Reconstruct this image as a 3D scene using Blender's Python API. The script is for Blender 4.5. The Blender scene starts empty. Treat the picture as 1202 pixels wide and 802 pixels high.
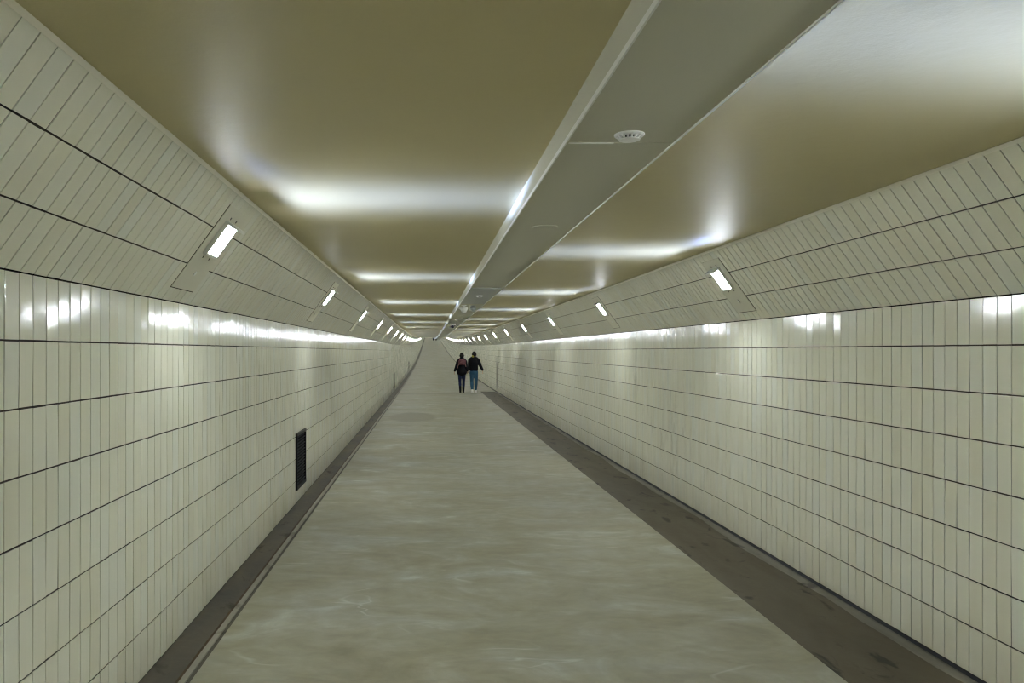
import bpy, bmesh, math, random
import numpy as np
from mathutils import Vector, Matrix

random.seed(7)
rng = np.random.default_rng(7)
scn = bpy.context.scene
C = scn.collection

# ------------------------------------------------------------------ camera, world, exposure
F_PX, CX, CY, W_PX, H_PX, EYE, ROLL = 912.0, 503.8, 412.6, 1202.0, 802.0, 1.713, 0.0017
cam_d = bpy.data.cameras.new('camera')
cam = bpy.data.objects.new('camera', cam_d)
C.objects.link(cam)
cam_d.sensor_width = 36.0
cam_d.lens = F_PX / W_PX * 36.0
cam_d.shift_x = (W_PX / 2 - CX) / W_PX
cam_d.shift_y = (CY - H_PX / 2) / W_PX
cam_d.clip_end = 600
cr, sr = math.cos(ROLL), math.sin(ROLL)
cam.matrix_world = Matrix(((cr, -sr, 0, 0), (0, 0, -1, 0), (sr, cr, 0, EYE), (0, 0, 0, 1)))
scn.camera = cam

world = bpy.data.worlds.new('world')
scn.world = world
world.use_nodes = True
world.node_tree.nodes['Background'].inputs['Color'].default_value = (0, 0, 0, 1)
world.node_tree.nodes['Background'].inputs['Strength'].default_value = 0.0

scn.view_settings.view_transform = 'Standard'
scn.view_settings.look = 'None'
scn.view_settings.gamma = 1.0
scn.view_settings.use_curve_mapping = False
scn.cycles.filter_width = 1.1
scn.view_settings.exposure = 1.45
LAMP_STRENGTH = 92.0
LAMP_COLOUR = (0.87, 0.94, 1.0)
UPLIGHT = 1.95
UPLIGHT_COLOUR = (0.33, 0.46, 1.0)

# ------------------------------------------------------------------ measures of the tunnel
XL, XR = -1.4956, 2.8888          # faces of the two tiled walls
Y0, Y1 = -24.0, 250.0             # tunnel behind the camera to its far end
WALL_H = 2.0                      # eight rows of 25 cm tiles
CA, CB = 0.588, 0.809             # sloped tiles: inward and upward share of their length
SLOPE = 0.747                     # three rows
ZC = WALL_H + CB * SLOPE          # ceiling
XCL, XCR = XL + CA * SLOPE, XR - CA * SLOPE
BX0, BX1, BZ = 0.51, 0.915, ZC - 0.108


def rise(y):
    """The floor is level to 25 m, bends upwards and then climbs steadily."""
    if y < 25:
        return 0.0
    if y < 131:
        return (y - 25) ** 2 / 5800.0
    return 106 ** 2 / 5800.0 + (y - 131) * (106 / 2900.0)


def rise_np(y):
    return np.where(y < 25, 0, np.where(y < 131, (y - 25) ** 2 / 5800.0, 106 ** 2 / 5800.0 + (y - 131) * (106 / 2900.0)))


STATIONS = [Y0] + list(range(-22, 26, 4)) + list(range(28, 250, 3)) + [Y1]

# ------------------------------------------------------------------ materials
MATS = {}


def new_mat(name, col=(0.5, 0.5, 0.5), rough=0.5, metal=0.0, spec=0.5):
    m = bpy.data.materials.new(name)
    m.use_nodes = True
    b = m.node_tree.nodes['Principled BSDF']
    b.inputs['Base Color'].default_value = (*col, 1)
    b.inputs['Roughness'].default_value = rough
    b.inputs['Metallic'].default_value = metal
    b.inputs['Specular IOR Level'].default_value = spec
    MATS[name] = m
    return m, m.node_tree, b


def node(t, kind, **kw):
    n = t.nodes.new(kind)
    for k, v in kw.items():
        if k in n.inputs:
            n.inputs[k].default_value = v
        else:
            setattr(n, k, v)
    return n


def coords(t, scale=(1, 1, 1)):
    tc = node(t, 'ShaderNodeTexCoord')
    mp = node(t, 'ShaderNodeMapping')
    mp.inputs['Scale'].default_value = scale
    t.links.new(tc.outputs['Object'], mp.inputs['Vector'])
    return mp.outputs['Vector']


def noise(t, vec, scale, detail=4, rough=0.55, dist=0.0):
    n = node(t, 'ShaderNodeTexNoise', Scale=scale, Detail=detail, Roughness=rough, Distortion=dist)
    t.links.new(vec, n.inputs['Vector'])
    return n.outputs['Fac']


def ramp(t, fac, stops):
    r = node(t, 'ShaderNodeValToRGB')
    e = r.color_ramp.elements
    while len(e) < len(stops):
        e.new(0.5)
    for i, (p, c) in enumerate(stops):
        e[i].position = p
        e[i].color = (*c, 1) if len(c) == 3 else c
    t.links.new(fac, r.inputs['Fac'])
    return r.outputs['Color']


def mix(t, fac, a, b, mode='MIX'):
    n = node(t, 'ShaderNodeMix', data_type='RGBA', blend_type=mode)
    for s, v in ((0, fac), (6, a), (7, b)):
        if hasattr(v, 'is_linked'):
            t.links.new(v, n.inputs[s])
        else:
            n.inputs[s].default_value = v if s == 0 else (*v, 1)
    return n.outputs[2]


def math_n(t, op, a, b=None, c=None, clamp=False):
    n = node(t, 'ShaderNodeMath', operation=op, use_clamp=clamp)
    for i, v in enumerate((a, b, c)):
        if v is None:
            continue
        if hasattr(v, 'is_linked'):
            t.links.new(v, n.inputs[i])
        else:
            n.inputs[i].default_value = v
    return n.outputs[0]


def bump(t, b, h, strength=0.1, dist=0.01):
    n = node(t, 'ShaderNodeBump', Strength=strength, Distance=dist)
    t.links.new(h, n.inputs['Height'])
    t.links.new(n.outputs['Normal'], b.inputs['Normal'])


def tile_material(name, single):
    """Cream glazed tile; each tile has its own slight shade."""
    m, t, b = new_mat(name, rough=0.16, spec=0.4)
    if single:
        rnd = node(t, 'ShaderNodeObjectInfo').outputs['Random']
    else:
        rnd = node(t, 'ShaderNodeAttribute', attribute_name='shade').outputs['Fac']
    base = ramp(t, rnd, [(0.0, (0.79, 0.765, 0.61)), (0.35, (0.815, 0.795, 0.645)), (0.7, (0.82, 0.805, 0.665)), (1.0, (0.80, 0.80, 0.685))])
    geo = node(t, 'ShaderNodeNewGeometry').outputs['Position']
    cloud = noise(t, geo, 0.9, 3)
    col = mix(t, 1.0, base, ramp(t, cloud, [(0.3, (0.93, 0.93, 0.90)), (0.7, (1, 1, 1))]), 'MULTIPLY')
    # dirt splashed up from the gutter, a hand's breadth above the floor
    sx = node(t, 'ShaderNodeSeparateXYZ')
    t.links.new(geo, sx.inputs[0])
    low = node(t, 'ShaderNodeMapRange', **{'From Min': 0.0, 'From Max': 0.35, 'To Min': 1.0, 'To Max': 0.0})
    t.links.new(sx.outputs['Z'], low.inputs['Value'])
    grime = math_n(t, 'MULTIPLY', low.outputs[0], noise(t, geo, 3.0, 5), clamp=True)
    col = mix(t, math_n(t, 'MULTIPLY', grime, 0.55), col, (0.34, 0.30, 0.17))
    t.links.new(col, b.inputs['Base Color'])
    rr = node(t, 'ShaderNodeMapRange', **{'To Min': 0.08, 'To Max': 0.14})
    t.links.new(noise(t, geo, 2.2, 3), rr.inputs['Value'])
    t.links.new(rr.outputs[0], b.inputs['Roughness'])
    bump(t, b, noise(t, geo, 14.0, 2), 0.05, 0.004)
    return m


tile_material('tile_single', True)
tile_material('tile_many', False)
m, t, b = new_mat('grout', (0.06, 0.055, 0.042), 0.9, spec=0.2)
t.links.new(ramp(t, noise(t, coords(t), 1.6, 3), [(0.3, (0.022, 0.021, 0.018)), (0.7, (0.085, 0.072, 0.045))]), b.inputs['Base Color'])
new_mat('plaster_edge', (0.78, 0.75, 0.61), 0.5)

m, t, b = new_mat('ceiling_paint', rough=0.5, spec=0.2)
v = coords(t)
t.links.new(ramp(t, noise(t, v, 0.7, 5), [(0.3, (0.595, 0.525, 0.30)), (0.7, (0.635, 0.565, 0.335))]), b.inputs['Base Color'])
bump(t, b, math_n(t, 'ADD', noise(t, v, 9.0, 3), math_n(t, 'MULTIPLY', noise(t, v, 95.0, 2), 0.2)), 0.2, 0.012)

m, t, b = new_mat('beam_paint', (0.56, 0.55, 0.45), 0.65, spec=0.2)
bump(t, b, noise(t, coords(t), 60.0, 2), 0.05, 0.004)
new_mat('beam_dark_panel', (0.34, 0.36, 0.35), 0.35)
new_mat('white_metal', (0.78, 0.78, 0.74), 0.4)
new_mat('plate_metal', (0.59, 0.575, 0.45), 0.8, spec=0.12)
new_mat('lamp_body', (0.62, 0.62, 0.55), 0.4)
new_mat('white_plastic', (0.85, 0.85, 0.83), 0.35)
new_mat('dark_plastic', (0.02, 0.02, 0.03), 0.25)
new_mat('hole_shade', (0.006, 0.006, 0.006), 0.9, spec=0.1)
new_mat('vent_metal', (0.016, 0.017, 0.019), 0.75, spec=0.15)
new_mat('vent_rim', (0.055, 0.052, 0.04), 0.7, spec=0.2)
new_mat('grey_hatch', (0.22, 0.20, 0.15), 0.5)
new_mat('screw', (0.12, 0.11, 0.09), 0.5, 0.5)

m, t, b = new_mat('lamp_glow', (0.9, 0.9, 0.9), 0.4)
b.inputs['Emission Color'].default_value = (*LAMP_COLOUR, 1)
b.inputs['Emission Strength'].default_value = LAMP_STRENGTH

# floor: trowelled concrete with pale scuffs drawn across the walking direction
m, t, b = new_mat('floor_concrete', rough=0.6, spec=0.28)
v = coords(t)
streak_v = coords(t, (0.75, 1.15, 1))
big = noise(t, coords(t, (0.8, 1.2, 1)), 1.1, 5, 0.6)
streak = noise(t, streak_v, 1.7, 6, 0.6, 1.3)
fine = noise(t, coords(t, (0.8, 1.2, 1)), 9.0, 5, 0.6, 0.4)
col = ramp(t, streak, [(0.30, (0.195, 0.175, 0.105)), (0.45, (0.24, 0.225, 0.15)), (0.56, (0.27, 0.255, 0.185)), (0.66, (0.315, 0.305, 0.235)), (0.76, (0.40, 0.39, 0.31))])
col = mix(t, 0.65, col, ramp(t, big, [(0.34, (0.84, 0.80, 0.66)), (0.5, (1, 1, 0.98)), (0.66, (1.02, 1.06, 1.16))]), 'MULTIPLY')
col = mix(t, 0.6, col, ramp(t, fine, [(0.35, (0.84, 0.84, 0.82)), (0.65, (1.06, 1.06, 1.06))]), 'MULTIPLY')
scuff_v = coords(t, (0.5, 1.5, 1))
scuff = noise(t, scuff_v, 1.5, 2, 0.4, 1.0)
line = math_n(t, 'ABSOLUTE', math_n(t, 'SUBTRACT', scuff, 0.53))
scr = node(t, 'ShaderNodeMapRange', **{'From Min': 0.0, 'From Max': 0.012, 'To Min': 1.0, 'To Max': 0.0})
t.links.new(line, scr.inputs['Value'])
gate = node(t, 'ShaderNodeMapRange', **{'From Min': 0.54, 'From Max': 0.66})
t.links.new(noise(t, v, 1.3, 2), gate.inputs['Value'])
col = mix(t, math_n(t, 'MULTIPLY', math_n(t, 'MULTIPLY', scr.outputs[0], gate.outputs[0]), 0.4), col, (0.46, 0.46, 0.38))
# one damp stain and the worn joint across the floor at the end of the gutter
sep = node(t, 'ShaderNodeSeparateXYZ')
t.links.new(v, sep.inputs[0])
wob = math_n(t, 'MULTIPLY', math_n(t, 'SUBTRACT', noise(t, v, 1.1, 4), 0.5), 0.9)
dx = math_n(t, 'DIVIDE', math_n(t, 'SUBTRACT', sep.outputs['X'], -0.42), 0.62)
dy = math_n(t, 'DIVIDE', math_n(t, 'SUBTRACT', sep.outputs['Y'], 20.2), 1.5)
rad = math_n(t, 'ADD', math_n(t, 'ADD', math_n(t, 'MULTIPLY', dx, dx), math_n(t, 'MULTIPLY', dy, dy)), wob)
st = node(t, 'ShaderNodeMapRange', **{'From Min': 0.7, 'From Max': 1.15, 'To Min': 0.55, 'To Max': 0.0})
t.links.new(rad, st.inputs['Value'])
col = mix(t, st.outputs[0], col, (0.13, 0.12, 0.075))
dj = math_n(t, 'ABSOLUTE', math_n(t, 'SUBTRACT', sep.outputs['Y'], math_n(t, 'ADD', 31.2, math_n(t, 'MULTIPLY', wob, 0.8))))
sj = node(t, 'ShaderNodeMapRange', **{'From Min': 0.15, 'From Max': 0.9, 'To Min': 0.4, 'To Max': 0.0})
t.links.new(dj, sj.inputs['Value'])
col = mix(t, sj.outputs[0], col, (0.14, 0.125, 0.08))
t.links.new(col, b.inputs['Base Color'])
rr = node(t, 'ShaderNodeMapRange', **{'From Min': 0.3, 'From Max': 0.7, 'To Min': 0.52, 'To Max': 0.72})
t.links.new(streak, rr.inputs['Value'])
t.links.new(rr.outputs[0], b.inputs['Roughness'])
bump(t, b, streak, 0.12, 0.01)


def gutter_mat(name, lo, hi, stain):
    m, t, b = new_mat(name, rough=0.7, spec=0.2)
    v = coords(t, (3.0, 0.8, 1))
    col = ramp(t, noise(t, v, 1.2, 6, 0.6, 0.4), [(0.3, lo), (0.7, hi)])
    blot = node(t, 'ShaderNodeMapRange', **{'From Min': 0.60, 'From Max': 0.68})
    t.links.new(noise(t, coords(t, (2.2, 1.0, 1)), 2.4, 4, 0.55, 0.6), blot.inputs['Value'])
    col = mix(t, math_n(t, 'MULTIPLY', blot.outputs[0], 0.8), col, stain)
    t.links.new(col, b.inputs['Base Color'])
    bump(t, b, noise(t, coords(t), 12.0, 5), 0.3, 0.01)


gutter_mat('gutter_left', (0.056, 0.054, 0.044), (0.105, 0.086, 0.054), (0.028, 0.022, 0.012))
gutter_mat('gutter_right', (0.070, 0.058, 0.034), (0.104, 0.088, 0.055), (0.022, 0.018, 0.012))
gutter_mat('gutter_silt', (0.11, 0.10, 0.075), (0.20, 0.185, 0.145), (0.06, 0.055, 0.045))
gutter_mat('gutter_wet', (0.022, 0.023, 0.026), (0.045, 0.045, 0.045), (0.015, 0.015, 0.015))
gutter_mat('rust', (0.055, 0.034, 0.014), (0.09, 0.06, 0.028), (0.03, 0.02, 0.01))
gutter_mat('edging', (0.19, 0.175, 0.13), (0.27, 0.255, 0.20), (0.12, 0.10, 0.07))
gutter_mat('dark_joint', (0.055, 0.048, 0.032), (0.09, 0.08, 0.055), (0.03, 0.025, 0.018))

for nm, c, r in (('jacket_black', (0.006, 0.006, 0.007), 0.8), ('jacket_dark', (0.008, 0.008, 0.010), 0.75),
                 ('jeans_blue', (0.030, 0.085, 0.135), 0.85), ('jeans_navy', (0.010, 0.016, 0.045), 0.85),
                 ('skin', (0.42, 0.26, 0.16), 0.55), ('hair_black', (0.006, 0.005, 0.005), 0.6), ('shoe_white', (0.62, 0.61, 0.55), 0.6),
                 ('shoe_black', (0.008, 0.008, 0.008), 0.5), ('maroon', (0.105, 0.040, 0.042), 0.8), ('strap_pink', (0.24, 0.12, 0.11), 0.8),
                 ('scarf_yellow', (0.17, 0.145, 0.02), 0.85), ('eye_white', (0.7, 0.7, 0.7), 0.3), ('lip', (0.35, 0.13, 0.11), 0.5),
                 ('cloth_brown', (0.07, 0.06, 0.04), 0.8)):
    m, t, b = new_mat(nm, c, r, spec=0.08 if max(c) < 0.02 else 0.2)
    bump(t, b, noise(t, coords(t), 45.0, 3), 0.15, 0.005)


# ------------------------------------------------------------------ helpers
def link(name, me, mat, parent=None):
    if not isinstance(mat, (list, tuple)):
        mat = [mat]
    if not me.materials:
        for x in mat:
            me.materials.append(MATS[x])
    o = bpy.data.objects.new(name, me)
    C.objects.link(o)
    if parent is not None:
        o.parent = parent
    return o


def from_bm(name, bm, mat, parent=None, smooth=False):
    bmesh.ops.recalc_face_normals(bm, faces=bm.faces[:])
    me = bpy.data.meshes.new(name)
    bm.to_mesh(me)
    bm.free()
    if smooth:
        me.polygons.foreach_set('use_smooth', [True] * len(me.polygons))
    return link(name, me, mat, parent)


def tag(o, label, cat, group=None, kind=None):
    o['label'] = label
    o['category'] = cat
    if group:
        o['group'] = group
    if kind:
        o['kind'] = kind
    return o


def empty(name, loc=(0, 0, 0)):
    o = bpy.data.objects.new(name, None)
    o.empty_display_size = 0.1
    C.objects.link(o)
    o.location = loc
    return o


def box(bm, x0, x1, y0, y1, z0, z1, bevel=0.0):
    vs = [bm.verts.new(p) for p in ((x0, y0, z0), (x1, y0, z0), (x1, y1, z0), (x0, y1, z0), (x0, y0, z1), (x1, y0, z1), (x1, y1, z1), (x0, y1, z1))]
    fs = [bm.faces.new([vs[i] for i in q]) for q in ((0, 3, 2, 1), (4, 5, 6, 7), (0, 1, 5, 4), (1, 2, 6, 5), (2, 3, 7, 6), (3, 0, 4, 7))]
    if bevel:
        es = {e for f in fs for e in f.edges}
        bmesh.ops.bevel(bm, geom=list(es), offset=bevel, segments=2, affect='EDGES')


def lathe(bm, prof, n=24, centre=(0, 0, 0), axis='z'):
    """prof: (radius, height) pairs; closed at the ends when the radius is 0."""
    rings = []
    for r, h in prof:
        ring = []
        if r < 1e-6:
            ring = [bm.verts.new((centre[0], centre[1], centre[2] + h))]
        else:
            for k in range(n):
                a = 2 * math.pi * k / n
                ring.append(bm.verts.new((centre[0] + r * math.cos(a), centre[1] + r * math.sin(a), centre[2] + h)))
        rings.append(ring)
    for a, b_ in zip(rings, rings[1:]):
        for k in range(n):
            k2 = (k + 1) % n
            q = []
            for v_ in (a[k % len(a)], a[k2 % len(a)], b_[k2 % len(b_)], b_[k % len(b_)]):
                if v_ not in q:
                    q.append(v_)
            if len(q) > 2:
                bm.faces.new(q)


def extrude(bm, prof, stations, closed=True, off=rise):
    """A cross-section of (x, z) points carried along the tunnel and bent with its rise."""
    rows = [[bm.verts.new((x, y, z + off(y))) for x, z in prof] for y in stations]
    n = len(prof)
    for a, b_ in zip(rows, rows[1:]):
        for k in range(n if closed else n - 1):
            bm.faces.new((a[k], a[(k + 1) % n], b_[(k + 1) % n], b_[k]))
    if closed:
        bm.faces.new(rows[0])
        bm.faces.new(rows[-1][::-1])


def slab(name, prof, mat, parent=None, stations=STATIONS):
    bm = bmesh.new()
    extrude(bm, prof, stations)
    return from_bm(name, bm, mat, parent)


# ------------------------------------------------------------------ shell: walls, ceiling, floor
wall_left = slab('wall_left', [(XL - 0.004, -0.06), (XL - 0.004, WALL_H), (XL - 0.3, WALL_H), (XL - 0.3, -0.06)], 'grout')
tag(wall_left, 'cream glazed tile wall with a square black vent, on the left', 'wall', kind='structure')
wall_right = slab('wall_right', [(XR + 0.004, -0.06), (XR + 0.3, -0.06), (XR + 0.3, WALL_H), (XR + 0.004, WALL_H)], 'grout')
tag(wall_right, 'cream glazed tile wall above the wide dark gutter, on the right', 'wall', kind='structure')


def slope_prof(sx, x):
    n = (-0.004 * CB, 0.004 * CA)       # a little behind the tile faces
    a = (x + sx * n[0], WALL_H + n[1])
    c = (x + sx * (CA * SLOPE + n[0]), ZC + n[1])
    return [a, c, (c[0] - sx * 0.25, c[1] + 0.14), (a[0] - sx * 0.28, a[1] + 0.14)]


upper_left = slab('wall_upper_left', slope_prof(1, XL), 'grout')
tag(upper_left, 'tiled slope leaning inwards above the vented wall, with a row of lamps', 'wall', kind='structure')
upper_right = slab('wall_upper_right', slope_prof(-1, XR), 'grout')
tag(upper_right, 'tiled slope leaning inwards above the gutter wall, with a row of lamps', 'wall', kind='structure')

ceiling = slab('ceiling', [(XCL - 0.02, ZC + 0.12), (XCL - 0.02, ZC - 0.0), (XCL + 0.02, ZC), (XCR - 0.02, ZC), (XCR + 0.02, ZC), (XCR + 0.02, ZC + 0.12)], 'ceiling_paint')
tag(ceiling, 'semi-gloss olive cream painted ceiling crossed by streaks of lamp light', 'ceiling', kind='structure')


def edge_band(name, sx, x, parent):
    """Plaster band between the last tile row and the ceiling."""
    s0, s1 = 0.7265, SLOPE
    nx, nz = sx * CB * 0.0045, -CA * 0.0045
    p = lambda s, d: (x + sx * CA * s + nx * d, WALL_H + CB * s + nz * d)
    return slab(name, [p(s0, 1), p(s1, 1), p(s1, -1), p(s0, -1)], 'plaster_edge', parent)


edge_band('plaster_band', 1, XL, upper_left)
edge_band('plaster_band', -1, XR, upper_right)

# hanging duct along the ceiling: sides, bottom panels with joints, thin lips
beam = slab('ceiling_beam', [(BX0 + 0.002, ZC + 0.01), (BX0 + 0.002, BZ + 0.004), (BX1 - 0.002, BZ + 0.004), (BX1 - 0.002, ZC + 0.01)], 'beam_paint')
tag(beam, 'shallow grey boxed duct running along the ceiling centre', 'beam', kind='structure')
joints = [Y0, -16.9, -10.3, -3.7, 2.91, 9.53, 12.6] + [19.2 + 6.6 * k for k in range(34)] + [Y1]
for a, c in zip(joints, joints[1:]):
    ys = [a + 0.003] + [s for s in STATIONS if a + 0.5 < s < c - 0.5] + [c - 0.003]
    dark = abs(a - 9.53) < 0.01
    d = 0.012 if dark else 0.0
    p = slab('panel', [(BX0, BZ - d), (BX1 - (0.03 if dark else 0), BZ - d), (BX1 - (0.03 if dark else 0), BZ + 0.006), (BX0, BZ + 0.006)], 'beam_dark_panel' if dark else 'beam_paint', beam, ys)
    if dark:
        p['label'] = 'darker blue-grey access panel'
slab('seam_strip', [(BX0 + 0.012, BZ - 0.003), (0.69, BZ - 0.003), (0.69, BZ + 0.002), (BX0 + 0.012, BZ + 0.002)], 'white_metal', beam, [2.907, 2.919])
for x in (BX0 - 0.003, BX1 - 0.003):
    slab('lip', [(x, BZ - 0.006), (x + 0.006, BZ - 0.006), (x + 0.006, BZ + 0.012), (x, BZ + 0.012)], 'white_metal', beam)

# floor, and the drain strips on both sides of it
FX0, FX1, GEND = -1.234, 2.172, 33.0
bm = bmesh.new()
extrude(bm, [(FX0, 0), (FX0, -0.12), (FX1, -0.12), (FX1, 0)], STATIONS)
far = [GEND] + [s for s in STATIONS if s > GEND]
extrude(bm, [(FX1, 0), (FX1, -0.12), (XR - 0.07, -0.12), (XR - 0.07, 0)], far)
floor = from_bm('floor', bm, 'floor_concrete')
tag(floor, 'smooth grey-olive concrete floor with pale scuffs rising far ahead', 'floor', kind='structure')

near = [s for s in STATIONS if s < GEND] + [GEND]
drain_left = slab('floor_strip_left', [(XL - 0.02, -0.002), (XL - 0.02, -0.1), (-1.328, -0.1), (-1.328, -0.022), (-1.43, -0.010)], 'gutter_left')
tag(drain_left, 'narrow dark gutter with a rusty edge along the vented wall', 'gutter', kind='structure')
slab('rusty_edge', [(-1.328, -0.1), (-1.294, -0.1), (-1.294, -0.008), (-1.31, -0.016), (-1.328, -0.022)], 'rust', drain_left)
slab('edging', [(-1.294, -0.1), (-1.258, -0.1), (-1.258, 0.002), (-1.294, 0.002)], 'edging', drain_left)
slab('joint', [(-1.258, -0.1), (FX0, -0.1), (FX0, -0.006), (-1.258, -0.006)], 'dark_joint', drain_left)

drain_right = slab('floor_strip_right', [(FX1 + 0.012, -0.1), (XR - 0.085, -0.1), (XR - 0.085, -0.012), (FX1 + 0.3, -0.016), (FX1 + 0.012, -0.012)], 'gutter_right', None, near)
tag(drain_right, 'wide dark brown-grey gutter strip along the right wall', 'gutter', kind='structure')
slab('joint', [(FX1, -0.1), (FX1 + 0.012, -0.1), (FX1 + 0.012, -0.013), (FX1, -0.013)], 'dark_joint', drain_right, near)
bm = bmesh.new()
rows = []
rr_ = random.Random(3)
for k in range(int((GEND - Y0) / 0.25) + 1):
    y = Y0 + 0.25 * k
    e = 0.028 * math.sin(y * 2.1) * math.sin(y * 0.63) + rr_.uniform(-0.009, 0.009)
    rows.append([bm.verts.new((x, y, z + rise(y))) for x, z in ((XR - 0.115 + e, -0.013), (XR - 0.085 + e, -0.009), (XR - 0.055 + 0.5 * e, -0.006), (XR - 0.022, -0.010), (XR - 0.022, -0.09), (XR - 0.11, -0.09))])
for a, c in zip(rows, rows[1:]):
    for k in range(6):
        bm.faces.new((a[k], a[(k + 1) % 6], c[(k + 1) % 6], c[k]))
from_bm('silt', bm, 'gutter_silt', drain_right, True)
slab('wet_edge', [(XR - 0.022, -0.1), (XR + 0.02, -0.1), (XR + 0.02, 0.001), (XR - 0.022, -0.009)], 'gutter_wet', drain_right, near)
slab('far_edge', [(XR - 0.07, -0.1), (XR + 0.02, -0.1), (XR + 0.02, 0.0), (XR - 0.07, -0.004)], 'dark_joint', drain_right, far)

for nm, y, lab in (('wall_end', Y1, 'plain cream wall closing the far end of the tunnel'), ('wall_back', Y0, 'plain cream wall closing the tunnel behind')):
    bm = bmesh.new()
    s = 1 if y > 0 else -1
    box(bm, XL - 0.3, XR + 0.3, min(y, y + s * 0.2), max(y, y + s * 0.2), rise(y) - 0.2, rise(y) + ZC + 0.2)
    tag(from_bm(nm, bm, 'plaster_edge'), lab, 'wall', kind='structure')

# ------------------------------------------------------------------ tiles
TW, TH, JV, JH, TT = 0.1, 0.25, 0.0062, 0.0072, 0.004


def tile_shape(w, h, back=0.002):
    """Cushion-edged tile: local x along the tunnel, y up, z out of the wall."""
    ch, d = 0.0022, 0.0003
    o = [(-w / 2, -h / 2), (w / 2, -h / 2), (w / 2, h / 2), (-w / 2, h / 2)]
    i = [(-w / 2 + ch, -h / 2 + ch), (w / 2 - ch, -h / 2 + ch), (w / 2 - ch, h / 2 - ch), (-w / 2 + ch, h / 2 - ch)]
    v = [(x, y, -TT - back) for x, y in o] + [(x, y, -d) for x, y in o] + [(x, y, 0) for x, y in i]
    f = []
    for k in range(4):
        j = (k + 1) % 4
        f += [(k, j, 4 + j, 4 + k), (4 + k, 4 + j, 8 + j, 8 + k)]
    f.append((8, 9, 10, 11))
    return np.array(v), f


def project(P):
    d = P[:, 1]
    return CX + F_PX * P[:, 0] / d, CY - F_PX * (P[:, 2] - EYE) / d


def tiling(parent, sx, x, z0, vx, vz, rows, y_first, tilt):
    """rows: (start, length) along the wall's own up direction (vx, vz)."""
    u = np.array([0, sx, 0.0])
    vv = np.array([vx, 0, vz])
    n = np.cross(u, vv)
    k0 = math.ceil((Y0 + 0.1 - y_first) / TW)
    k1 = int((Y1 - 0.1 - y_first) / TW)
    ys = y_first + (np.arange(k0, k1) + 0.5) * TW
    allc, alls = [], []
    for r, (s0, ln) in enumerate(rows):
        c = np.zeros((len(ys), 3))
        c[:, 0] = x + vx * (s0 + ln / 2)
        c[:, 1] = ys
        c[:, 2] = z0 + vz * (s0 + ln / 2) + rise_np(ys)
        allc.append(c)
        alls.append(np.full(len(ys), r))
    cen = np.concatenate(allc)
    row = np.concatenate(alls)
    shift = rng.uniform(-0.0007, 0.0007, (len(cen), 2))
    cen = cen + shift[:, :1] * u + shift[:, 1:] * vv + rng.uniform(-0.0004, 0.0004, (len(cen), 1)) * n
    ta = rng.normal(0, tilt, (len(cen), 2))
    # the 300 that show largest
    ok = cen[:, 1] > 0.8
    px = np.full(len(cen), -1e9)
    py = np.full(len(cen), -1e9)
    px[ok], py[ok] = project(cen[ok])
    seen = ok & (px > -25) & (px < W_PX + 25) & (py > -45) & (py < H_PX + 45)
    order = np.argsort(np.where(seen, cen[:, 1], 1e9), kind='stable')
    pick = np.zeros(len(cen), bool)
    pick[order[:min(300, int(seen.sum()))]] = True
    shapes = [tile_shape(TW - JV, ln - JH) for s0, ln in rows]
    meshes = {}
    for r, (v_, f_) in enumerate(shapes):
        key = round(rows[r][1], 4)
        if key not in meshes:
            me = bpy.data.meshes.new('tile')
            me.from_pydata(v_.tolist(), [], f_)
            meshes[key] = me
    for i in np.nonzero(pick)[0]:
        o = link('tile', meshes[round(rows[row[i]][1], 4)], 'tile_single', parent)
        M = Matrix(((u[0], vv[0], n[0], cen[i, 0]), (u[1], vv[1], n[1], cen[i, 1]), (u[2], vv[2], n[2], cen[i, 2]), (0, 0, 0, 1)))
        o.matrix_world = M @ Matrix.Rotation(ta[i, 0], 4, 'X') @ Matrix.Rotation(ta[i, 1], 4, 'Y')
    V, Fq, base = [], [], 0
    sh = []
    for r, (v_, f_) in enumerate(shapes):
        idx = np.nonzero((row == r) & ~pick)[0]
        loc = np.repeat(v_[None], len(idx), 0).copy()
        loc[:, :, 2] += loc[:, :, 1] * ta[idx, 0][:, None] - loc[:, :, 0] * ta[idx, 1][:, None]
        w_ = cen[idx][:, None, :] + loc[:, :, :1] * u + loc[:, :, 1:2] * vv + loc[:, :, 2:3] * n
        V.append(w_.reshape(-1, 3))
        fa = np.array(f_)
        Fq.append((fa[None] + (base + 12 * np.arange(len(idx)))[:, None, None]).reshape(-1, 4))
        sh.append(np.repeat(rng.random(len(idx)), len(f_)))
        base += 12 * len(idx)
    V = np.concatenate(V)
    Fq = np.concatenate(Fq)
    me = bpy.data.meshes.new('tile_field')
    me.vertices.add(len(V))
    me.vertices.foreach_set('co', V.astype(np.float32).ravel())
    me.loops.add(Fq.size)
    me.loops.foreach_set('vertex_index', Fq.astype(np.int32).ravel())
    me.polygons.add(len(Fq))
    me.polygons.foreach_set('loop_start', np.arange(0, Fq.size, 4, dtype=np.int32))
    at = me.attributes.new('shade', 'FLOAT', 'FACE')
    at.data.foreach_set('value', np.concatenate(sh).astype(np.float32))
    me.polygons.foreach_set('use_smooth', np.zeros(len(Fq), bool))
    me.update(calc_edges=True)
    o = link('tile_field', me, 'tile_many', parent)
    o['kind'] = 'stuff'


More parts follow.
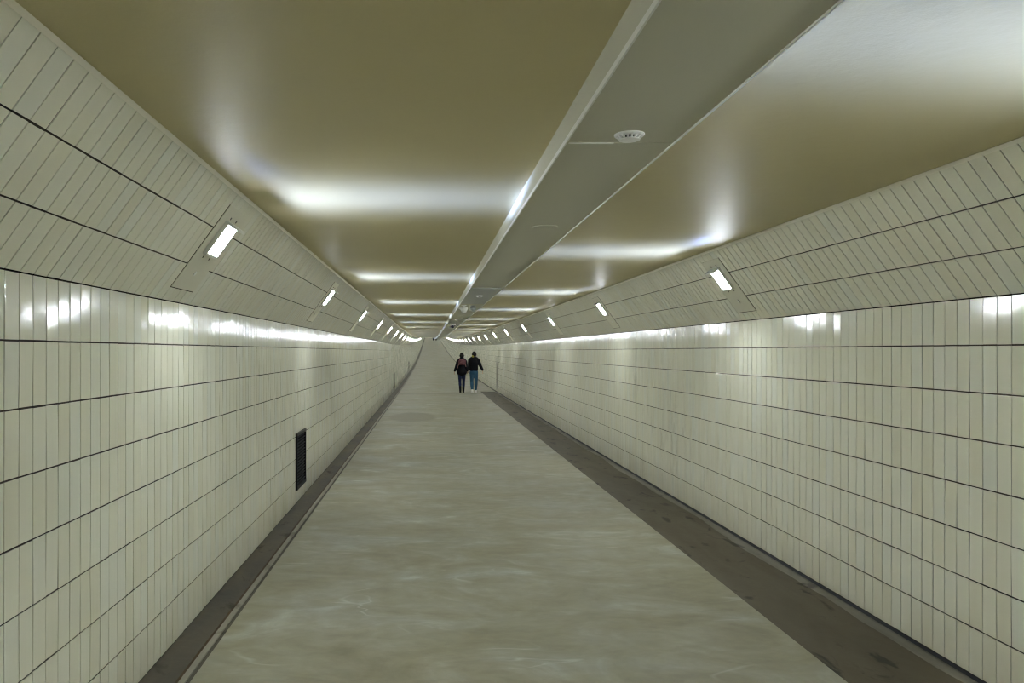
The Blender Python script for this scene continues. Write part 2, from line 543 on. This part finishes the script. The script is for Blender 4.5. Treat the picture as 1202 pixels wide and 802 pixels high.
WROWS = [(k * 0.25, 0.25) for k in range(8)]
SROWS = [(0.0, 0.249), (0.249, 0.249), (0.498, 0.234)]
YTL, YTR = 2.735, 3.854
tiling(wall_left, 1, XL, 0, 0, 1, WROWS, YTL, 0.006)
tiling(wall_right, -1, XR, 0, 0, 1, WROWS, YTR, 0.006)
tiling(upper_left, 1, XL, WALL_H, CA, CB, SROWS, YTL, 0.004)
tiling(upper_right, -1, XR, WALL_H, -CA, CB, SROWS, YTR, 0.004)


# ------------------------------------------------------------------ lamps on the tiled slopes
def make_lamp():
    """Local x along the tunnel, y up the slope, z out of the wall; origin on the tile face at the plate's middle."""
    r = empty('wall_lamp')
    hw, hl = 0.205, 0.281
    bm = bmesh.new()
    box(bm, -hw, hw, -hl, hl, -0.003, 0.005, 0.0015)
    from_bm('mounting_plate', bm, 'plate_metal', r)
    for s in (-1, 1):
        bm = bmesh.new()
        box(bm, s * hw - 0.003, s * hw + 0.003, -hl, hl, -0.004, 0.002)
        from_bm('plate_joint', bm, 'grout', r)
    bm = bmesh.new()
    box(bm, -hw, hw, -hl - 0.006, -hl, -0.004, 0.002)
    from_bm('plate_joint', bm, 'grout', r)
    cy = 0.082
    bm = bmesh.new()
    ow, ol, iw, il = 0.110, 0.116, 0.093, 0.099
    box(bm, -ow, ow, cy - ol, cy + ol, 0.004, 0.016)
    for q in ((-ow, -iw, cy - ol, cy + ol), (iw, ow, cy - ol, cy + ol), (-iw, iw, cy - ol, cy - il)):
        box(bm, *q, 0.016, 0.027)
    from_bm('housing', bm, 'lamp_body', r)
    bm = bmesh.new()
    box(bm, -ow, ow, cy + il, cy + ol, 0.004, 0.074, 0.003)
    from_bm('hood', bm, 'lamp_body', r)
    bm = bmesh.new()
    box(bm, -iw, iw, cy - il, cy + il, 0.016, 0.0255)
    from_bm('diffuser', bm, 'lamp_glow', r)
    for s in (-1, 1):
        for q in (-1, 1):
            bm = bmesh.new()
            box(bm, q * 0.06 - 0.006, q * 0.06 + 0.006, cy + s * 0.135 - 0.008, cy + s * 0.135 + 0.008, 0.005, 0.008, 0.001)
            from_bm('clip', bm, 'screw', r)
    bm = bmesh.new()
    lathe(bm, [(0, 0.005), (0.016, 0.005), (0.016, 0.008), (0.010, 0.009), (0, 0.009)], 12, (0.0, -0.165, 0))
    from_bm('cable_plug', bm, 'lamp_body', r)
    # light thrown upwards past the top of the housing: a shallow fan across the ceiling
    ld = bpy.data.lights.new('lamp_uplight', 'POINT')
    ld.shadow_soft_size = 0.02
    ld.energy = UPLIGHT
    ld.color = UPLIGHT_COLOUR
    ld.use_nodes = True
    t = ld.node_tree
    em = next(n for n in t.nodes if n.type == 'EMISSION')
    tc = node(t, 'ShaderNodeTexCoord')
    sp = node(t, 'ShaderNodeSeparateXYZ')
    t.links.new(tc.outputs['Normal'], sp.inputs[0])
    up = math_n(t, 'MAXIMUM', sp.outputs['Z'], 0.012)
    q = math_n(t, 'DIVIDE', sp.outputs['X'], up)          # along the tunnel
    s = math_n(t, 'DIVIDE', sp.outputs['Y'], up)          # across it
    q2 = math_n(t, 'MULTIPLY', q, q)
    wid = math_n(t, 'POWER', 2.718, math_n(t, 'DIVIDE', q2, -4.6))
    lens = math_n(t, 'POWER', math_n(t, 'ADD', math_n(t, 'ADD', q2, 1.0), math_n(t, 'MULTIPLY', s, s)), 1.5)
    cut = node(t, 'ShaderNodeMapRange', interpolation_type='SMOOTHSTEP', **{'From Min': 0.85, 'From Max': 1.7})
    t.links.new(s, cut.inputs['Value'])
    fall = math_n(t, 'POWER', 2.718, math_n(t, 'DIVIDE', math_n(t, 'MAXIMUM', s, 0.0), -6.0))
    far_cut = node(t, 'ShaderNodeMapRange', interpolation_type='SMOOTHSTEP', **{'From Min': 8.0, 'From Max': 12.0, 'To Min': 1.0, 'To Max': 0.0})
    t.links.new(s, far_cut.inputs['Value'])
    above = math_n(t, 'MULTIPLY', far_cut.outputs[0], math_n(t, 'GREATER_THAN', sp.outputs['Z'], 0.02))
    val = math_n(t, 'MULTIPLY', math_n(t, 'MULTIPLY', wid, lens), math_n(t, 'MULTIPLY', math_n(t, 'MULTIPLY', cut.outputs[0], fall), above))
    t.links.new(val, em.inputs['Strength'])
    lo = bpy.data.objects.new('lamp_uplight', ld)
    C.objects.link(lo)
    lo.parent = r
    # its z axis points to the ceiling and its y axis across the tunnel
    ax, az = Vector((0, CA, CB)), Vector((0, CB, -CA))
    lo.matrix_local = Matrix(((-1, 0, 0, 0), (0, ax.y, az.y, cy + 0.112), (0, ax.z, az.z, 0.096), (0, 0, 0, 1)))
    return r


def copy_thing(root):
    r = root.copy()
    C.objects.link(r)
    for ch in root.children:
        c = ch.copy()
        C.objects.link(c)
        c.parent = r
    return r


ORD = ['first', 'second', 'third', 'fourth', 'fifth', 'sixth', 'seventh', 'eighth', 'ninth', 'tenth']
proto = make_lamp()
first = True
for side, y_first, txt in ((1, 4.535, 'slope above the vented wall'), (-1, 6.935, 'slope above the gutter wall')):
    x = XL if side == 1 else XR
    sm = 0.374                                   # plate middle, measured up the slope
    n_view = 0
    for k in range(-6, 52):
        y = y_first + 4.8 * k
        if y < Y0 + 1 or y > Y1 - 1:
            continue
        o = proto if first else copy_thing(proto)
        first = False
        u = Vector((0, side, 0))
        v_ = Vector((side * CA, 0, CB))
        n = u.cross(v_)
        p = (x + side * CA * sm, y, WALL_H + CB * sm + rise(y))
        o.matrix_world = Matrix(((u.x, v_.x, n.x, p[0]), (u.y, v_.y, n.y, p[1]), (u.z, v_.z, n.z, p[2]), (0, 0, 0, 1)))
        if k < 0:
            lab = 'lit rectangular lamp on the tiled ' + txt + ', behind the viewer'
        elif k < 10:
            lab = ORD[k] + ' lit lamp from the camera on the tiled ' + txt
        else:
            lab = 'tiny distant lit lamp far along the tiled ' + txt
        tag(o, lab, 'lamp', 'lamps on the tiled ' + txt)


# ------------------------------------------------------------------ vents in the left wall, hatch in the right wall
def make_vent():
    """Local x along the tunnel, y up, z out of the wall."""
    r = empty('wall_vent')
    w, h = 0.31, 0.318
    bm = bmesh.new()
    box(bm, -w, w, -h, h, -0.004, 0.003)
    from_bm('opening_shade', bm, 'hole_shade', r)  # black sheet on the wall stands in for the shade inside the opening
    for q in ((-w, -w + 0.022, -h, h), (w - 0.022, w, -h, h)):
        bm = bmesh.new()
        box(bm, *q, 0, 0.022, 0.002)
        from_bm('frame_side', bm, 'vent_metal', r)
    bm = bmesh.new()
    box(bm, -w, w, h - 0.032, h, 0, 0.024, 0.002)
    from_bm('frame_top', bm, 'vent_rim', r)
    bm = bmesh.new()
    box(bm, -w, w, -h, -h + 0.04, 0, 0.024, 0.002)
    from_bm('frame_bottom', bm, 'vent_metal', r)
    me = None
    for k in range(16):
        y = -h + 0.062 + k * (2 * h - 0.115) / 15
        if me is None:
            bm = bmesh.new()
            box(bm, -w + 0.022, w - 0.022, -0.005, 0.005, 0.003, 0.014)
            s = from_bm('slat', bm, 'vent_metal', r)
            me = s.data
        else:
            s = link('slat', me, 'vent_metal', r)
        s.location = (0, y, 0)
    return r


vent = make_vent()
for i, (y, lab) in enumerate(((9.01, 'square black louvred vent low in the tiled wall, nearest the camera'),
                              (33.0, 'distant black vent seen edge-on, second along the left wall'),
                              (57.0, 'faint farthest vent seen edge-on beside the rising floor'))):
    o = vent if i == 0 else copy_thing(vent)
    o.matrix_world = Matrix(((0, 0, 1, XL), (1, 0, 0, y), (0, 1, 0, 0.469 + rise(y)), (0, 0, 0, 1)))
    tag(o, lab, 'vent', 'black vents low in the left wall')

hatch = empty('wall_hatch')
bm = bmesh.new()
box(bm, -0.2, 0.2, 0, 1.22, -0.004, 0.008, 0.002)
from_bm('door_leaf', bm, 'grey_hatch', hatch)
for q in ((-0.23, -0.2, 0, 1.25), (0.2, 0.23, 0, 1.25), (-0.2, 0.2, 1.22, 1.25)):
    bm = bmesh.new()
    box(bm, *q, -0.004, 0.014, 0.002)
    from_bm('frame_bar', bm, 'grey_hatch', hatch)
hatch.matrix_world = Matrix(((0, 0, -1, XR), (-1, 0, 0, 33.0), (0, 1, 0, 0.02 + rise(33)), (0, 0, 0, 1)))
tag(hatch, 'narrow grey hatch in the right wall where the gutter ends', 'hatch')


# ------------------------------------------------------------------ fittings under the duct
def detector(x, y, r, lab, slots=True):
    z = BZ + rise(y)
    e = empty('smoke_detector', (x, y, z))
    bm = bmesh.new()
    lathe(bm, [(0, 0), (r, 0), (r * 1.0, -0.006), (r * 0.93, -0.012), (0, -0.012)], 32)
    from_bm('base_ring', bm, 'white_plastic', e, False)
    bm = bmesh.new()
    lathe(bm, [(0, -0.012), (r * 0.60, -0.012), (r * 0.60, -0.030), (0, -0.030)], 28)
    from_bm('sensor_core', bm, 'dark_plastic', e)
    n = 16
    for k in range(n if slots else 0):
        a = 2 * math.pi * k / n
        bm = bmesh.new()
        c, s = math.cos(a), math.sin(a)
        pts = [(r * 0.90, -0.011), (r * 0.66, -0.031), (r * 0.58, -0.031), (r * 0.60, -0.011)]
        hw = r * 0.055
        vs = [[bm.verts.new((p * c - q * hw * s, p * s + q * hw * c, h)) for p, h in pts] for q in (-1, 1)]
        bm.faces.new(vs[0])
        bm.faces.new(vs[1][::-1])
        for i in range(4):
            j = (i + 1) % 4
            bm.faces.new((vs[0][i], vs[0][j], vs[1][j], vs[1][i]))
        from_bm('rib', bm, 'white_plastic', e)
    bm = bmesh.new()
    lathe(bm, [(0, -0.029), (r * 0.70, -0.029), (r * 0.70, -0.033), (r * 0.5, -0.037), (0, -0.039)], 28)
    from_bm('cap', bm, 'white_plastic', e)
    e.scale = (1, 1, 0.62)
    tag(e, lab, 'detector')
    return e


detector(0.72, 2.80, 0.054, 'round white ribbed smoke detector under the duct, nearest the camera')
detector(0.694, 10.75, 0.05, 'round white smoke detector on the dark duct panel').location.z -= 0.012
detector(0.665, 18.9, 0.045, 'tiny white detector on the duct just before the dark dome camera', False)
detector(0.67, 25.2, 0.045, 'tiny white detector on the duct just beyond the dark dome camera', False)

# flat disc set almost flush in the duct
bm = bmesh.new()
lathe(bm, [(0, 0), (0.080, 0), (0.080, -0.003), (0.072, -0.006), (0.055, -0.004), (0, -0.003)], 36)
disc = from_bm('cover_disc', bm, 'beam_paint')
disc.location = (0.728, 4.88, BZ)
tag(disc, 'flat round grey cover plate almost flush under the duct', 'cover plate')

# white bullet-shaped camera on a bracket
e = empty('security_camera', (0.585, 13.1, BZ))
bm = bmesh.new()
lathe(bm, [(0, 0.0), (0.045, 0.0), (0.045, -0.012), (0.018, -0.016), (0.016, -0.045), (0, -0.045)], 20)
from_bm('bracket', bm, 'white_plastic', e, True)
bm = bmesh.new()
lathe(bm, [(0, -0.035), (0.055, -0.038), (0.065, -0.055), (0.058, -0.085), (0.052, -0.095), (0, -0.095)], 24)
from_bm('housing', bm, 'white_plastic', e, True)
bm = bmesh.new()
lathe(bm, [(0.048, -0.094), (0.046, -0.112), (0.032, -0.130), (0.014, -0.139), (0, -0.141)], 24)
from_bm('dome', bm, 'white_metal', e, True)
bm = bmesh.new()
box(bm, -0.10, -0.04, -0.012, 0.012, -0.062, -0.048, 0.004)
from_bm('side_arm', bm, 'white_plastic', e)
tag(e, 'white hanging camera under the duct beyond the dark panel', 'camera')

e = empty('grey_camera', (0.735, 13.2, BZ))  # small grey bullet camera on its own bracket
bm = bmesh.new()
box(bm, -0.05, -0.035, -0.02, 0.02, -0.085, 0, 0.003)
from_bm('bracket', bm, 'lamp_body', e)
bm = bmesh.new()
lathe(bm, [(0, -0.06), (0.032, -0.06), (0.036, 0.0), (0.05, 0.06), (0.054, 0.065), (0.046, 0.062), (0, 0.05)], 20)
bmesh.ops.rotate(bm, verts=bm.verts[:], cent=(0, 0, 0), matrix=Matrix.Rotation(math.radians(-80), 3, 'X'))
bmesh.ops.translate(bm, verts=bm.verts[:], vec=(0.012, 0, -0.062))
from_bm('body', bm, 'beam_dark_panel', e, True)
tag(e, 'small grey device on a bracket beside the white hanging camera', 'device')

e = empty('dome_camera', (0.66, 22.0, BZ + rise(22)))
bm = bmesh.new()
lathe(bm, [(0, 0), (0.09, 0), (0.09, -0.012), (0.066, -0.035), (0, -0.035)], 24)
from_bm('base', bm, 'white_plastic', e, True)
bm = bmesh.new()
lathe(bm, [(0.062, -0.045), (0.062, -0.07), (0.05, -0.10), (0.028, -0.12), (0, -0.126)], 24)
from_bm('dome', bm, 'dark_plastic', e, True)
tag(e, 'dark glass dome camera with white base under the duct', 'camera')


# ------------------------------------------------------------------ people
def tube(bm, path, n=14):
    """path: (x, y, z, r_side, r_depth); rings square to the path, rounded ends."""
    P = [Vector(p[:3]) for p in path]
    rad = [(p[3], p[4] if len(p) > 4 else p[3]) for p in path]
    d0 = (P[0] - P[1]).normalized()
    d1 = (P[-1] - P[-2]).normalized()
    r0, r1 = min(rad[0]), min(rad[-1])
    P = [P[0] + d0 * r0 * 0.85, P[0] + d0 * r0 * 0.5] + P + [P[-1] + d1 * r1 * 0.5, P[-1] + d1 * r1 * 0.85]
    rad = [(rad[0][0] * 0.5, rad[0][1] * 0.5), (rad[0][0] * 0.86, rad[0][1] * 0.86)] + rad + [(rad[-1][0] * 0.86, rad[-1][1] * 0.86), (rad[-1][0] * 0.5, rad[-1][1] * 0.5)]
    rings = []
    for i, p in enumerate(P):
        tdir = (P[min(i + 1, len(P) - 1)] - P[max(i - 1, 0)]).normalized()
        side = Vector((1, 0, 0))
        side = (side - tdir * side.dot(tdir))
        if side.length < 0.2:
            side = Vector((0, 0, 1)) - tdir * tdir.z
        side.normalize()
        dep = tdir.cross(side)
        rings.append([bm.verts.new(p + side * rad[i][0] * math.cos(2 * math.pi * k / n) + dep * rad[i][1] * math.sin(2 * math.pi * k / n)) for k in range(n)])
    for a, b_ in zip(rings, rings[1:]):
        for k in range(n):
            bm.faces.new((a[k], a[(k + 1) % n], b_[(k + 1) % n], b_[k]))
    bm.faces.new(rings[0][::-1])
    bm.faces.new(rings[-1])


def fuse(name, bm, mat, voxel, parent=None):
    """Union of the overlapping tubes into one continuous smooth surface."""
    o = from_bm(name, bm, mat, parent, True)
    md = o.modifiers.new('fuse', 'REMESH')
    md.mode = 'VOXEL'
    md.voxel_size = voxel
    md.use_smooth_shade = True
    sm_ = o.modifiers.new('soften', 'SMOOTH')
    sm_.factor = 0.5
    sm_.iterations = 3
    return o


def hand(bm, wrist, tip, thumb_side):
    """Palm, four unequal bent fingers and a thumb leaving the side of the palm."""
    w, e_ = Vector(wrist), Vector(tip)
    d = (e_ - w).normalized()
    fwd = Vector((0, 1, 0))
    fwd = (fwd - d * fwd.dot(d)).normalized()
    pal = w + d * 0.085
    tube(bm, [(*w, 0.024, 0.028), (*(w + d * 0.04), 0.017, 0.036), (*pal, 0.015, 0.040)], 10)
    inward = Vector((thumb_side, 0, 0))
    for k, ln in enumerate((0.068, 0.080, 0.074, 0.058)):
        o = pal + fwd * (0.030 - 0.020 * k) - d * 0.015
        a = o + d * (ln * 0.5 + 0.01)
        b_ = a + d * ln * 0.32 + inward * 0.012
        c = b_ + d * ln * 0.2 + inward * 0.018
        tube(bm, [(*o, 0.0095), (*a, 0.0090), (*b_, 0.0085), (*c, 0.0075)], 8)
    o = w + d * 0.035 + fwd * 0.026
    tube(bm, [(*o, 0.012), (*(o + d * 0.030 + fwd * 0.022), 0.0105), (*(o + d * 0.058 + fwd * 0.024 + inward * 0.010), 0.0085)], 8)


def person(loc, spec, rz=0.0, detail=1.0):
    """Walking figure seen from behind, facing +y; spec holds joints, colours and clothing."""
    k = spec['k']                      # size against a 1.69 m figure
    arms, legs = spec['arms'], spec['legs']
    vox = 0.0075 / detail
    sw = spec['sw']
    bm = bmesh.new()
    # trunk, neck, head
    tube(bm, [(0, 0, 0.86, 0.13, 0.09), (0, 0, 0.98, 0.125, 0.085), (0, 0.0, 1.10, 0.12, 0.085), (0, 0, 1.25, 0.14, 0.095), (0, 0, 1.33, 0.11, 0.075), (0, 0, 1.42, 0.06, 0.06)])
    hx, hy = spec['head']
    tube(bm, [(0, 0, 1.38, 0.055, 0.055), (hx * 0.5, 0.01, 1.46, 0.050, 0.052), (hx, hy, 1.50, 0.052, 0.062)])
    tube(bm, [(hx, hy + 0.022, 1.495, 0.045, 0.058), (hx, hy + 0.014, 1.54, 0.064, 0.084), (hx, hy + 0.006, 1.59, 0.073, 0.092), (hx, hy, 1.635, 0.066, 0.082)], 18)
    tube(bm, [(hx, hy + 0.085, 1.575, 0.010, 0.010), (hx, hy + 0.105, 1.548, 0.014, 0.013)], 8)
    for s in (-1, 1):
        tube(bm, [(hx + s * 0.074, hy - 0.002, 1.585, 0.008, 0.018), (hx + s * 0.078, hy - 0.004, 1.565, 0.009, 0.019), (hx + s * 0.073, hy + 0.002, 1.54, 0.007, 0.012)], 8)
    for (sh, el, wr, hd), s in arms:
        tube(bm, [(sh[0], sh[1], sh[2] - 0.02, 0.040), (*el, 0.034), (*wr, 0.026)])
        hand(bm, wr, hd, -s)
    for hip, kn, an in legs:
        tube(bm, [(*hip, 0.078), (*kn, 0.052), (*an, 0.036)])
        tube(bm, [(an[0], an[1] - 0.02, an[2] - 0.03, 0.032, 0.030), (an[0], an[1] + 0.12, 0.035, 0.036, 0.022)])
    body = fuse('person', bm, 'skin', vox)
    # jacket
    bm = bmesh.new()
    h0 = spec['hem']
    tube(bm, [(0, 0, h0, *spec['hip_r']), (0, 0, h0 + 0.10, spec['hip_r'][0] * 1.0, spec['hip_r'][1]), (0, 0, 1.12, *spec['waist_r']), (0, -0.005, 1.26, 0.190 * sw, 0.135), (0, -0.005, 1.35, 0.165 * sw, 0.115), (0, 0, 1.42, 0.10, 0.09), (0, 0, 1.475, 0.070, 0.075)], 20)
    for (sh, el, wr, hd), s in arms:
        shv = Vector(sh)
        tube(bm, [(shv.x * 0.12, 0, 1.465, 0.058, 0.062), (shv.x * 0.55, 0, 1.415, 0.072, 0.078), (*sh, 0.078), (*(Vector(sh).lerp(Vector(el), 0.5)), 0.074), (*el, 0.066), (*(Vector(el).lerp(Vector(wr), 0.9)), 0.052)])
    fuse('jacket', bm, spec['jacket'], vox * 1.3, body)
    # trousers
    bm = bmesh.new()
    tube(bm, [(0, 0, 0.83, 0.150, 0.115), (0, 0, 0.93, 0.155, 0.115), (0, 0, 1.0, 0.14, 0.10)])
    for hip, kn, an in legs:
        tr = spec['leg_r']
        a2 = Vector(kn).lerp(Vector(an), spec['leg_end'])
        tube(bm, [(*hip, tr[0]), (*Vector(hip).lerp(Vector(kn), 0.5), tr[0] * 0.93), (*kn, tr[1]), (*Vector(kn).lerp(a2, 0.4), tr[1] * 1.02), (*a2, tr[2])])
    fuse('trousers', bm, spec['trousers'], vox * 1.3, body)
    for hip, kn, an in legs:
        bm = bmesh.new()
        x, y = an[0], an[1]
        lift = an[2] - 0.085
        hz = spec['boot']
        tube(bm, [(x, y - 0.045, 0.045 + lift, 0.036, 0.036), (x, y + 0.04, 0.043 + lift * 0.6, 0.042, 0.038), (x, y + 0.13, 0.036 + lift * 0.15, 0.046, 0.028), (x, y + 0.175, 0.030, 0.036, 0.020)], 12)
        tube(bm, [(x, y - 0.012, 0.05 + lift, 0.046, 0.050), (*Vector(an).lerp(Vector(kn), hz), 0.046 + 0.03 * hz, 0.050 + 0.03 * hz)], 12)
        box(bm, x - 0.044, x + 0.044, y - 0.085, y + 0.15, 0.006 + lift * 0.7, 0.03 + lift * 0.7)
        fuse('shoe', bm, spec['shoes'], vox, body)
    # hair
    bm = bmesh.new()
    tube(bm, [(hx, hy - 0.040, 1.530, 0.080, 0.055), (hx, hy - 0.024, 1.565, 0.100, 0.092), (hx, hy - 0.014, 1.60, 0.102, 0.100), (hx, hy - 0.004, 1.632, 0.084, 0.086)], 18)
    if spec['bun']:
        tube(bm, [(hx, hy - 0.10, 1.60, 0.036, 0.036), (hx, hy - 0.12, 1.565, 0.034, 0.034)], 12)
    fuse('hair', bm, 'hair_black', vox, body)
    for s in (-1, 1):
        bm = bmesh.new()
        bmesh.ops.create_uvsphere(bm, u_segments=10, v_segments=8, radius=0.011, matrix=Matrix.Translation((hx + s * 0.029, hy + 0.086, 1.583)))
        from_bm('eye', bm, 'eye_white', body, True)
    bm = bmesh.new()
    tube(bm, [(hx - 0.02, hy + 0.084, 1.515, 0.006), (hx, hy + 0.092, 1.516, 0.008), (hx + 0.02, hy + 0.084, 1.515, 0.006)], 8)
    from_bm('mouth', bm, 'lip', body, True)
    if spec.get('scarf'):
        bm = bmesh.new()
        tube(bm, [(-0.028, -0.004, 1.470, 0.066, 0.074), (-0.034, -0.004, 1.500, 0.064, 0.078), (-0.034, 0.0, 1.518, 0.052, 0.074)], 18)
        fuse('collar', bm, 'scarf_yellow', vox, body)
    body.location = loc
    body.scale = (k, k, k)
    body.rotation_euler = (0, 0, rz)
    return body


man = dict(k=1.0, head=(0.012, 0.02), sw=1.0, hem=0.945, hip_r=(0.175, 0.125), waist_r=(0.175, 0.125), jacket='jacket_black', trousers='jeans_blue', shoes='shoe_white',
           leg_r=(0.090, 0.070, 0.056), leg_end=0.84, boot=0.02, bun=False, scarf=True,
           arms=(((( -0.17, 0, 1.345), (-0.175, 0.07, 1.11), (-0.195, 0.10, 0.93), (-0.200, 0.12, 0.85)), -1),
                 (((0.17, 0, 1.345), (0.265, -0.05, 1.12), (0.365, 0.02, 0.93), (0.375, 0.05, 0.83)), 1)),
           legs=(((-0.085, 0, 0.86), (-0.080, 0.09, 0.48), (-0.066, 0.02, 0.105)), ((0.088, 0, 0.86), (0.092, 0.05, 0.47), (0.084, 0.14, 0.085))))
woman = dict(k=0.965, head=(0.0, 0.02), sw=0.92, hem=0.87, hip_r=(0.222, 0.155), waist_r=(0.190, 0.135), jacket='jacket_dark', trousers='jeans_navy', shoes='shoe_black',
             leg_r=(0.086, 0.062, 0.044), leg_end=0.86, boot=0.42, bun=True,
             arms=((((-0.155, 0, 1.34), (-0.235, -0.05, 1.09), (-0.300, 0.02, 0.93), (-0.310, 0.04, 0.84)), -1),
                   (((0.155, 0, 1.34), (0.195, -0.10, 1.10), (0.230, -0.02, 0.93), (0.240, 0.02, 0.85)), 1)),
             legs=(((-0.085, 0, 0.86), (-0.075, 0.03, 0.48), (-0.062, -0.10, 0.10)), ((0.085, 0, 0.86), (0.082, 0.07, 0.48), (0.075, 0.12, 0.085))))
YM = 32.0
mn = person((1.84, YM, rise(YM)), man)
tag(mn, 'person in black jacket, blue jeans and white shoes walking away', 'person', 'couple walking hand in hand')
wm = person((1.345, YM + 0.05, rise(YM)), woman)
tag(wm, 'person in dark jacket with maroon backpack and dark boots walking away', 'person', 'couple walking hand in hand')
# the small backpack she wears
e = empty('backpack', (1.345, YM - 0.12, rise(YM) + 1.12))
bm = bmesh.new()
box(bm, -0.155, 0.155, -0.12, -0.005, 0.02, 0.27, 0.045)
from_bm('bag_body', bm, 'maroon', e, True)
bm = bmesh.new()
box(bm, -0.10, 0.10, -0.165, -0.12, 0.04, 0.14, 0.02)
from_bm('front_pocket', bm, 'maroon', e, True)
bm = bmesh.new()
tube(bm, [(-0.10, -0.10, 0.15, 0.006), (0, -0.137, 0.165, 0.006), (0.10, -0.137, 0.19, 0.006)], 8)
from_bm('zip', bm, 'strap_pink', e)
for s in (-1, 1):
    bm = bmesh.new()
    tube(bm, [(s * 0.13, -0.03, 0.06, 0.014, 0.010), (s * 0.165, 0.02, -0.04, 0.014, 0.010), (s * 0.17, 0.08, -0.10, 0.014, 0.010)], 8)
    tube(bm, [(s * 0.10, -0.02, 0.25, 0.02, 0.012), (s * 0.10, 0.05, 0.295, 0.02, 0.012), (s * 0.10, 0.16, 0.28, 0.02, 0.012)], 8)
    from_bm('strap', bm, 'strap_pink', e, True)
tag(e, 'small maroon backpack on the back of the shorter walker', 'backpack')

import copy
for x, y, jac, trs, lab in ((1.03, 200.0, 'jacket_black', 'jeans_navy', 'tiny far walker in black at the top of the rising floor'),
                            (1.80, 202.0, 'cloth_brown', 'cloth_brown', 'tiny far walker in dull brown at the top of the rising floor')):
    s_ = copy.deepcopy(man)
    s_.update(jacket=jac, trousers=trs, shoes='shoe_black', scarf=False)
    p = person((x, y, rise(y)), s_, 0, 0.4)
    tag(p, lab, 'person', 'far walkers')
